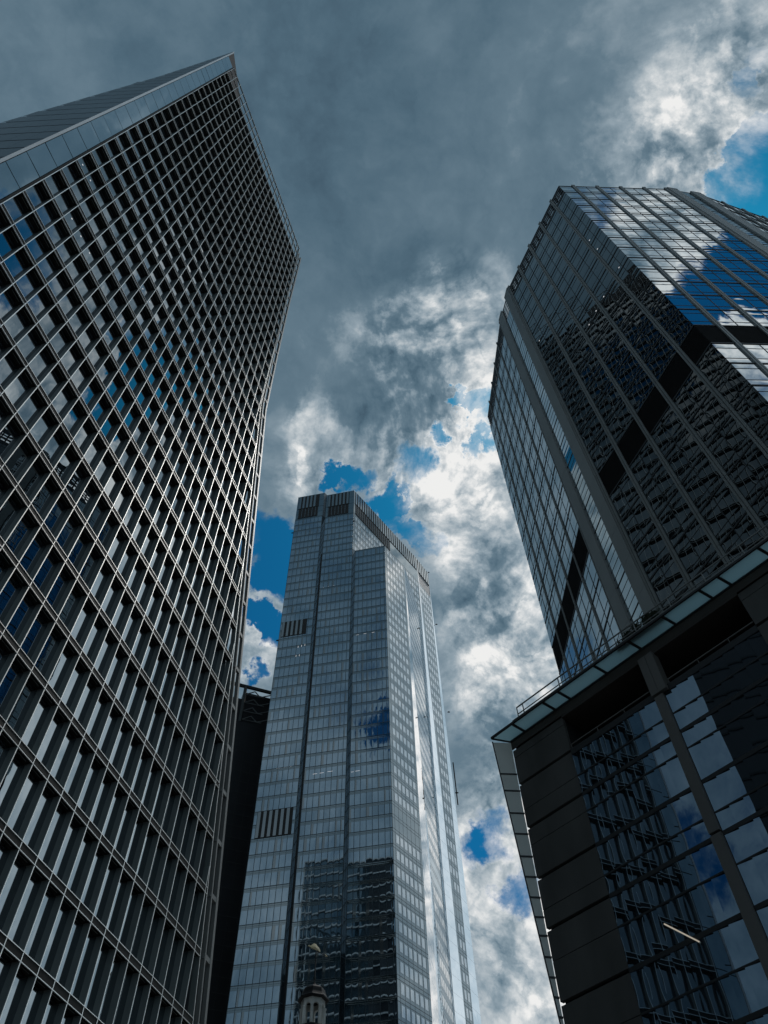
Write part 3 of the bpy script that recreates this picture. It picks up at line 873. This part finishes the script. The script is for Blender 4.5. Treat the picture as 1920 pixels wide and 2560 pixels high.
    FA = Face(a0, 99.9); FB = Face(n0, 99.9); FC = Face(c0, 99.9)
    lA, lB, lC = 11.35, math.hypot(b1[0] - n0[0], b1[1] - n0[1]), math.hypot(c1[0] - c0[0], c1[1] - c0[1])
    mA = [lA - 0.16 - 1.58 * k for k in range(7)][::-1]
    mB = [0.12, 1.43, 3.0, 4.58, 6.16, 7.74, 9.32, 10.7]
    mC = [1.41, 2.95, 4.53, 6.11, 7.69, 9.32, 10.64]
    front(FA, lA, FL + UP, mA, 'A'); front(FB, lB, FL + UP, mB, 'B'); front(FC, lC, FL, mC, 'C')
    louvres(FA, 0.9, lA - 0.9, 118.85, 126.4, 1.55, 0.48); louvres(FA, 0.6, 9.2, 192.3, 199.4, 1.55, 0.5)
    for F, l in ((FA, lA), (FB, lB)):
        mb = MB(); F.box(mb, 0, l, 261.0, 277.9, -0.5, -0.05); 
        for z0, z1 in ((261.1, 264.6), (264.7, 268.2), (268.4, 273.0), (273.1, 277.8)):
            F.pane(mb, 0.03, l - 0.03, z0, z1, 0.0, 1)
        mb.build('crown_wall', [FRM, SP], T)
        louvres(F, 0.7, l - 2.0, 268.4, 277.2, 1.55, 0.45)
        louvres(F, 0.9, l - 2.2, 261.6, 267.9, 1.4, 0.9)
    # narrow step facets between the front bays
    for p, q, top in ((a1, n0, 278.0), (b1, c0, HL)):
        F = Face.through(p, q)
        mb = MB()
        F.box(mb, 0, F.len, 0, top, -0.5, 0.0)
        for a, b_ in zip([0.0] + FL + UP, FL + UP):
            if b_ > top + 0.1: break
            F.pane(mb, 0.05, F.len - 0.03, a + 0.05, b_ - 1.0, 0.02, 1)
            F.pane(mb, 0.05, F.len - 0.03, b_ - 0.95, b_ - 0.1, 0.02, 2)
        mb.build('step_facet', [FRM, SDD, SDD], T)
    # side faces
    def side(F, start, u_end, levels, base, offs, pitch, count, wz=(3.62, 1.64)):
        """offs: first window from the start edge; start(z) gives the leaning edge"""
        cw = MB()
        prev = base
        for L in levels:
            sa, sb = start(prev), start(L)
            cw.quad([F(sa, prev, 0), F(u_end, prev, 0), F(u_end, L, 0), F(sb, L, 0)])
            for z in (L - 0.06, L - 0.95):
                cw.quad([F(sb, z - 0.06, 0.012), F(u_end, z - 0.06, 0.012), F(u_end, z + 0.06, 0.012), F(sb, z + 0.06, 0.012)], 1)
            if not any(p < (prev + L) / 2 < q for p, q in ((177, 180), (190, 192), (119, 127))):
                for k in range(count):
                    u = u_end - offs - pitch * k if offs < 0 else offs + pitch * k
                    w = MB()
                    if u + 1.18 > u_end - 0.1 or u < sa + 0.25: continue
                    F.pane(w, u, u + 1.16, max(prev + 0.35, L - wz[0]), L - wz[1] + 0.25, 0.03, 3, 0.003)
                    wins.append(w)
            prev = L
        for u in [offs - 0.3 + pitch * k for k in range(count + 1)]:
            if u < u_end - 0.2:
                zt = levels[-1]; zb = base
                while zb < zt and start(zb) > u: zb += 2
                if zb < zt: F.box(cw, u - 0.03, u + 0.03, zb, zt, 0.0, 0.02, 1)
        cw.build('side_wall', [SDF, FRM], T)
    FD = Face.through(c1, t1)
    side(FD, lambda z: 0.0, FD.len, FL, 0.0, 1.3, 1.745, 6)
    FR = Face.through(b1, r1)
    side(FR, lambda z: 0.0, 45.07, UP, HL, 1.2, 1.745, 25)
    d12 = Vector((math.sin(R(12)), math.cos(R(12)), 0))
    hx = lambda z: Vector((t1[0], t1[1], z)) + d12 * (16.1 * max(0.0, HL - z) / 152.0)
    cw = MB(); prev = 0.0
    for L in FL:
        e0, e1, g0, g1 = hx(prev), hx(L), Vector((*r1, prev)), Vector((*r1, L))
        cw.quad([e0, g0, g1, e1])
        nn = (g0 - e0).cross(Vector((0, 0, 1))).normalized() * 0.03
        for z in (0.97, 0.76):
            a_, b_ = e0.lerp(e1, z), g0.lerp(g1, z)
            up = Vector((0, 0, 0.12))
            cw.quad([a_ + nn * .5, b_ + nn * .5, b_ + nn * .5 + up, a_ + nn * .5 + up], 1)
        ln = (g0 - e0).length
        k = 0.6
        while k + 1.2 < ln:
            w = MB(); dd = (e0 - g0).normalized()
            p0, p1 = g0 + dd * (k + 1.16) + nn, g0 + dd * k + nn
            if k + 1.3 < (e1 - g1).length + 2 and not any(p < (prev + L) / 2 < q for p, q in ((177, 180), (190, 192), (119, 127))):
                w.quad([p0 + Vector((0, 0, 0.5)), p1 + Vector((0, 0, 0.5)), p1 + Vector((0, 0, 2.75)), p0 + Vector((0, 0, 2.75))], 3); wins.append(w)
            k += 1.745
        prev = L
    cw.build('side_wall', [SDD, FRM], T)
    mb = MB(); FR.box(mb, 0, 45.07, 261.0, 277.9, -0.5, -0.05)
    for z0, z1 in ((261.1, 268.2), (268.4, 277.8)):
        FR.pane(mb, 0.03, 45.0, z0, z1, 0.0, 1)
    mb.build('crown_wall', [FRM, SDF], T)
    louvres(FR, 0.9, 44.3, 268.6, 277.4, 1.55, 0.5)
    louvres(FR, 0.9, 24.6, 261.6, 267.9, 1.4, 0.9)
    FE = Face.through(r1, r2)
    sD3 = lambda z: 5.5 * max(0.0, 278 - z) / 186.0
    side(FE, sD3, FE.len, FL + UP, 0.0, 1.2, 1.745, 5)
    mb = MB()
    FE.box(mb, 0.02, FE.len, 261.0, 277.9, -0.5, -0.05)
    mb.build('crown_wall', FRM, T)
    louvres(FE, 0.6, FE.len - 0.4, 268.6, 277.4, 1.55, 0.5)
    # clear mirror-like facets closing the serrations, widening downward
    def facet(e0, e1, levels, base):
        mb = MB(); prev = base
        for L in levels:
            for k in range(1):
                mb.quad([e0(prev + 0.02), e1(prev + 0.02), e1(L - 0.02), e0(L - 0.02)])
            prev = L
        mb.build('clear_facet', MIR, T)
    facet(lambda z: Vector((t1[0], t1[1], z)), hx, FL, 0.0)
    al = FL + UP + [264.6, 268.3, 273, 277.9]
    facet(lambda z: FE(-0.02, z, 0.05), lambda z: FE(sD3(z), z, 0.06), al, 0.0)
    f3 = Face(r2, 27.0)
    facet(lambda z: Vector((r2[0], r2[1], z)), lambda z: f3(5.3 * max(0.0, 278 - z) / 185.0, z), al, 0.0)
    mb = MB(); prev = 0.0
    for L in al:
        e = lambda z: f3(5.3 * max(0.0, 278 - z) / 185.0, z)
        mb.quad([e(prev), Vector((10, 246, prev)), Vector((10, 246, L)), e(L)]); prev = L
    mb.build('rear_wall', FRM, T)
    mb = MB(); mb.bar((21.70, 225.2, 161.5), (21.55, 224.6, 178.0), 0.34); mb.bar((21.2, 225, 166), (22.3, 225, 166), 0.3)
    mb.build('maintenance_mast', M_LOUV, T)
    for x, y, z in ((a0[0] - 0.3, a0[1], 252.0), (a0[0] - 0.3, a0[1], 191.0), (19.3, 219.3, 278.2), (20.6, 221.6, 246.0), (21.9, 223.6, 200.0), (-12.0, 173.7, 254.5)):
        mb = MB(); mb.bar((x - 0.45, y, z), (x + 0.45, y, z), 0.28); mb.bar((x, y, z - 0.2), (x, y, z + 0.4), 0.2)
        mb.build('bracket', M_LOUV, T)
    for F, u, z, du, dz in ((FA, 7.0, 186.0, .1, .9), (FA, 8.1, 186.2, .1, .9), (FA, 9.2, 186.4, .1, .9), (FA, 6.6, 182.0, .1, .9), (FA, 7.7, 182.0, .1, .9),
                     (FB, 1.4, 216.5, .12, .12), (FB, 3.2, 216.5, .12, .12), (FB, 5.2, 216.6, .12, .12), (FC, 3.5, 190.6, .9, .08), (FC, 6.2, 190.6, .9, .08), (FC, 1.0, 190.6, .9, .08),
                     (FC, 0.3, 137.0, .7, .08), (FC, 1.5, 137.1, 1.2, .08), (FB, 2.5, 137.0, 1.2, .08), (FB, 4.4, 137.0, 1.2, .08), (FB, 6.6, 137.1, 1.4, .08),
                     (FA, 4.4, 139.5, 1.2, .08), (FA, 6.2, 139.5, 1.2, .08), (FA, 8.0, 139.5, 1.0, .08)):
        q = MB(); q.quad([F(u, z, 0.06), F(u + du, z, 0.06), F(u + du, z + dz, 0.06), F(u, z + dz, 0.06)])
        q.build('ceiling_lamp', M_LAMP, T)
    finish(wins, 'window', [WB, WC, LVP, SDW], T)
centre_tower()

# ---------------------------------------------------------------- dark building with open roof frame behind the left tower
def dark_block():
    F = Face((-48.86, 213.4), 67.55)
    T = thing('office_building', 'black clad building with open steel roof frame between left and central towers', 'building', (-60, 220, 0))
    CL = solid('black_cladding', (0.015, 0.017, 0.020), 0.3, 0, 0.3, 0.15, spec=0.5)
    LN = solid('cladding_joint', (0.035, 0.036, 0.036), 0.5)
    ST = solid('roof_steel', (0.028, 0.036, 0.036), 0.6)
    SL = solid('light_brace', (0.14, 0.15, 0.15), 0.5)
    mb = MB()
    F.box(mb, -38, 12, 0, 188.2, -30, 0)
    mb.build('wall', CL, T)
    mb = MB(); z = 4.0
    k = 0
    while z < 188:
        F.box(mb, -38, 12, z - 0.08, z + 0.08, 0.0, 0.05); z += 4.0
    u = -37.0
    while u < 12:
        F.box(mb, u - 0.05, u + 0.05, 0, 188, 0.0, 0.03); u += 3.0
    mb.build('cladding_joint', LN, T)
    mb = MB()
    F.box(mb, -38, -4.3, 188.2, 192.0, -30, -3.0); F.box(mb, -38, -12.4, 192.0, 196, -30, -3.0); F.box(mb, -9.0, -4.3, 192, 196, -30, -3)
    F.box(mb, -38, -4.3, 196, 201.0, -30, -3.0); F.box(mb, -4.2, 12, 188.2, 204.5, -30, -3.0)
    mb.build('plant_room', CL, T)
    mb = MB(); F.box(mb, -38, 12, 204.3, 205.4, -0.8, 0.0); mb.build('roof_beam', ST, T)
    for ua, za, ub, zb, w in ((-4.1, 188.2, -4.1, 204.3, 1.0), (-7.6, 188.2, -10.6, 204.3, 0.8), (-13.0, 188.2, -13.0, 204.3, 1.0), (-14, 188.2, -17, 204.3, .8)):
        mb = MB(); mb.bar(F(ua, za, -0.4), F(ub, zb, -0.4), w); mb.build('column', ST, T)
    for k in range(4):
        z = 189.6 + 3.9 * k
        mb = MB()
        mb.bar(F(-3.6, z, -0.5), F(-0.4, z + 2.3, -0.5), 0.28); mb.bar(F(-3.6, z, -0.5), F(3.5, z + 0.3, -0.5), 0.24); mb.bar(F(-0.4, z + 2.3, -0.5), F(1.8, z + 0.2, -0.5), 0.28)
        mb.bar(F(1.8, z + 0.2, -0.5), F(5.5, z + 2.3, -0.5), 0.28)
        mb.build('brace', SL, T)
    for u in (-11.5, -9.8, -8.4, -6.8):
        mb = MB(); F.box(mb, u, u + rnd.uniform(.6, 1.2), 201.0, 201.0 + rnd.uniform(.4, 1.3), -5, -4); mb.build('roof_unit', ST, T)
dark_block()

# ---------------------------------------------------------------- glass block hidden behind the left tower, mirrored in the centre tower
def mirrored_block():
    p, q = (-64.0, 92.6), (-31.5, 86.0)
    F = Face.through(q, p)
    H = 169.0
    T = thing('office_block', 'dark glass block with pale floor bands, mirrored wavily in the lower central windows', 'building', (-46, 86, 0))
    GLs = glass('block_glass', (0.022, 0.045, 0.058), 0.26, (0.8, 0.94, 1.0), 0.02, 0.004, 0.3, 0.0, 0.4)
    mb = MB(); F.box(mb, 0, F.len, 0, H, -22, 0.0); mb.build('wall', GLs, T)
    mb = MB(); F.box(mb, 0.0, 9.5, 0, H - 0.1, 0.0, 0.25); mb.build('shaded_facet', M_DARK, T)  # unlit facet of the block, its shade put in as near-black colour
    PB = solid('pale_band', (0.80, 0.80, 0.77), 0.5)
    z = H - 0.6
    while z > 60:
        mb = MB(); F.box(mb, 0, F.len, z - 0.28, z + 0.28, 0.0, 0.7); mb.build('floor_band', PB, T); z -= 4.75
    mb = MB(); F.box(mb, F.len - 0.6, F.len, 0, H - 0.9, 0.0, 0.72); F.box(mb, F.len - 3.0, F.len - 2.7, 0, H - 0.9, 0.0, 0.6); mb.build('corner_post', PB, T)
mirrored_block()
def rear_block():
    T = thing('office_block', 'plain dark block mirrored black in the lower right of the gridded facade', 'building', (55, 132, 0))
    poly = [(28.6, 81.8), (60, 109.5), (78, 172), (52, 168)]
    mb = MB(); mb.rings([(x, y, 0) for x, y in poly], [(x, y, 122) for x, y in poly])
    mb.build('wall', solid('block_cladding', (0.018, 0.020, 0.022), 0.6), T)
    for k in range(20):
        z = 20 + 5 * k
        mb = MB()
        for a, b_ in zip(poly[3:] + poly[:1], poly[:1] + poly[1:2]):
            F = Face.through(b_, a)
            F.box(mb, 0, F.len, z - 0.2, z + 0.2, -0.02, 0.12)
        mb.build('floor_band', M_FIN, T)
rear_block()
def street_block():
    T = thing('office_block', 'black stone block mirrored in the right hand panes of the low podium', 'building', (-28, -24, 0))
    poly = [(-33, -3.7), (-52, -22), (-34, -60), (-14, -45)]
    mb = MB(); mb.rings([(x, y, 0) for x, y in poly], [(x, y, 84) for x, y in poly]); mb.build('wall', bpy.data.materials['block_cladding'], T)
    F = Face.through(poly[0], poly[3])
    for k in range(16):
        mb = MB(); F.box(mb, 0, F.len, 20 + 4 * k - .15, 20 + 4 * k + .15, -.1, .1); mb.build('floor_band', M_BRONZE, T)
street_block()

# ---------------------------------------------------------------- church bell turret with gilded weather vane
def turret():
    cx, cy = -4.52, 44.62
    T = thing('church_turret', 'small pale stone bell turret with dark dome and gilded weather vane', 'church turret', (cx, cy, 0))
    STN = solid('turret_stone', (0.72, 0.72, 0.68), 0.75, 0, 0.18, 3.0, 0.004)
    LEAD = solid('lead_dome', (0.022, 0.022, 0.023), 0.5, 0.0, 0.3, 2.0, spec=0.2)
    GOLD = solid('gilding', (0.95, 0.80, 0.50), 0.4, 0.0, 0.1, 4.0)
    IRON = solid('iron', (0.02, 0.02, 0.02), 0.5)
    octo = lambda r, z, rot=0.0: [Vector((cx + r * math.sin(R(rot + 45 * k)), cy + r * math.cos(R(rot + 45 * k)), z)) for k in range(8)]
    mb = MB()
    mb.rings([(cx - 2.5, cy - 1.5, 0), (cx + 2.5, cy - 1.5, 0), (cx + 2.5, cy + 3.5, 0), (cx - 2.5, cy + 3.5, 0)], [(cx - 2.5, cy - 1.5, 17), (cx + 2.5, cy - 1.5, 17), (cx + 2.5, cy + 3.5, 17), (cx - 2.5, cy + 3.5, 17)])
    mb.rings(octo(0.75, 17), octo(0.72, 20.0)); mb.build('base', STN, T)
    mb = MB(); mb.rings(octo(0.80, 20.0), octo(0.86, 20.12)); mb.rings(octo(0.86, 20.12), octo(0.74, 20.24)); mb.build('lower_cornice', LEAD, T)
    # open arcade: eight arched panels
    z0, zs, z1 = 20.24, 21.12, 21.52
    mb = MB()
    ring = octo(0.64, 0)
    for k in range(8):
        a, b_ = ring[k].copy(), ring[(k + 1) % 8].copy()
        d = (b_ - a); l = d.length; d.normalize()
        n = Vector((d.y, -d.x, 0))
        if n.dot(Vector(((a.x + b_.x) / 2 - cx, (a.y + b_.y) / 2 - cy, 0))) < 0: n = -n
        P = lambda u, z, o=0.0: Vector((a.x + d.x * u + n.x * o, a.y + d.y * u + n.y * o, z))
        j = 0.085
        for u0, u1 in ((0, j), (l - j, l)):
            mb.hexa([P(u0, z0, 0), P(u1, z0, 0), P(u1, z0, -0.14), P(u0, z0, -0.14), P(u0, z1, 0), P(u1, z1, 0), P(u1, z1, -0.14), P(u0, z1, -0.14)])
        r = l / 2 - j
        for i in range(8):
            t0, t1_ = math.pi * i / 8, math.pi * (i + 1) / 8
            ua, ub = l / 2 - r * math.cos(t0), l / 2 - r * math.cos(t1_)
            za, zb = zs + r * math.sin(t0), zs + r * math.sin(t1_)
            mb.hexa([P(ua, za, -0.005), P(ub, zb, -0.005), P(ub, zb, -0.135), P(ua, za, -0.135), P(ua, z1, -0.005), P(ub, z1, -0.005), P(ub, z1, -0.135), P(ua, z1, -0.135)])
        # slim shaft and capital on each corner
        mb.rings([a + Vector((0.05 * math.cos(q * 0.785), 0.05 * math.sin(q * 0.785), z0)) for q in range(8)], [a + Vector((0.05 * math.cos(q * 0.785), 0.05 * math.sin(q * 0.785), zs)) for q in range(8)])
        mb.rings([a + Vector((0.075 * math.cos(q * 0.785), 0.075 * math.sin(q * 0.785), zs - 0.04)) for q in range(8)], [a + Vector((0.075 * math.cos(q * 0.785), 0.075 * math.sin(q * 0.785), zs + 0.04)) for q in range(8)])
    mb.build('arcade', STN, T)
    mb = MB(); prof = [(0.70, 21.52), (0.84, 21.54), (0.85, 21.60), (0.76, 21.68), (0.68, 21.82), (0.64, 21.95), (0.60, 22.06), (0.50, 22.16), (0.36, 22.24), (0.20, 22.30), (0.10, 22.38), (0.04, 22.52)]
    for (ra, za), (rb, zb) in zip(prof, prof[1:]):
        mb.rings(octo(ra, za), octo(rb, zb), 0, False)
    mb.quad(list(reversed(octo(0.70, 21.52))))
    mb.build('dome', LEAD, T)
    mb = MB(); mb.bar((cx, cy, 22.4), (cx, cy, 24.1), 0.065)
    for q in (22.7, 22.66):
        mb.rings([(cx + 0.07 * math.cos(k * .785), cy + 0.07 * math.sin(k * .785), q - 0.03) for k in range(8)], [(cx + 0.07 * math.cos(k * .785), cy + 0.07 * math.sin(k * .785), q + 0.03) for k in range(8)])
    rod = mb.build('rod', IRON, T)
    # vane: humped gilded body on a bar with an arrow tip
    d = Vector((0.64, 0.77, 0)); O = Vector((cx, cy, 24.17))
    mb = MB(); mb.bar(O - d * 0.62, O + d * 0.85, 0.03); vane = mb.build('weather_vane', IRON, T)
    pts = [(-0.66, 0.02), (-0.58, 0.10), (-0.46, 0.06), (-0.36, 0.20), (-0.20, 0.33), (-0.02, 0.36), (0.10, 0.28), (0.24, 0.24), (0.36, 0.10), (0.30, 0.02), (0.16, 0.09), (0.02, 0.0), (-0.2, -0.02), (-0.42, -0.03)]
    sidev = Vector((d.y, -d.x, 0))
    def plate(pp, th):
        q = MB()
        f = [O + d * x + Vector((0, 0, z)) for x, z in pp]
        c = sum(f, Vector()) / len(f)
        n = len(f)
        for s in (1, -1):
            for k in range(n):
                q.quad([f[k] , f[(k + 1) % n], c + sidev * th * s])
        return q
    plate(pts, 0.07).build('gilded_body', GOLD, vane)
    plate([(0.72, -0.06), (0.95, 0.01), (0.72, 0.10), (0.78, 0.02)], 0.03).build('arrow_tip', GOLD, vane)
turret()
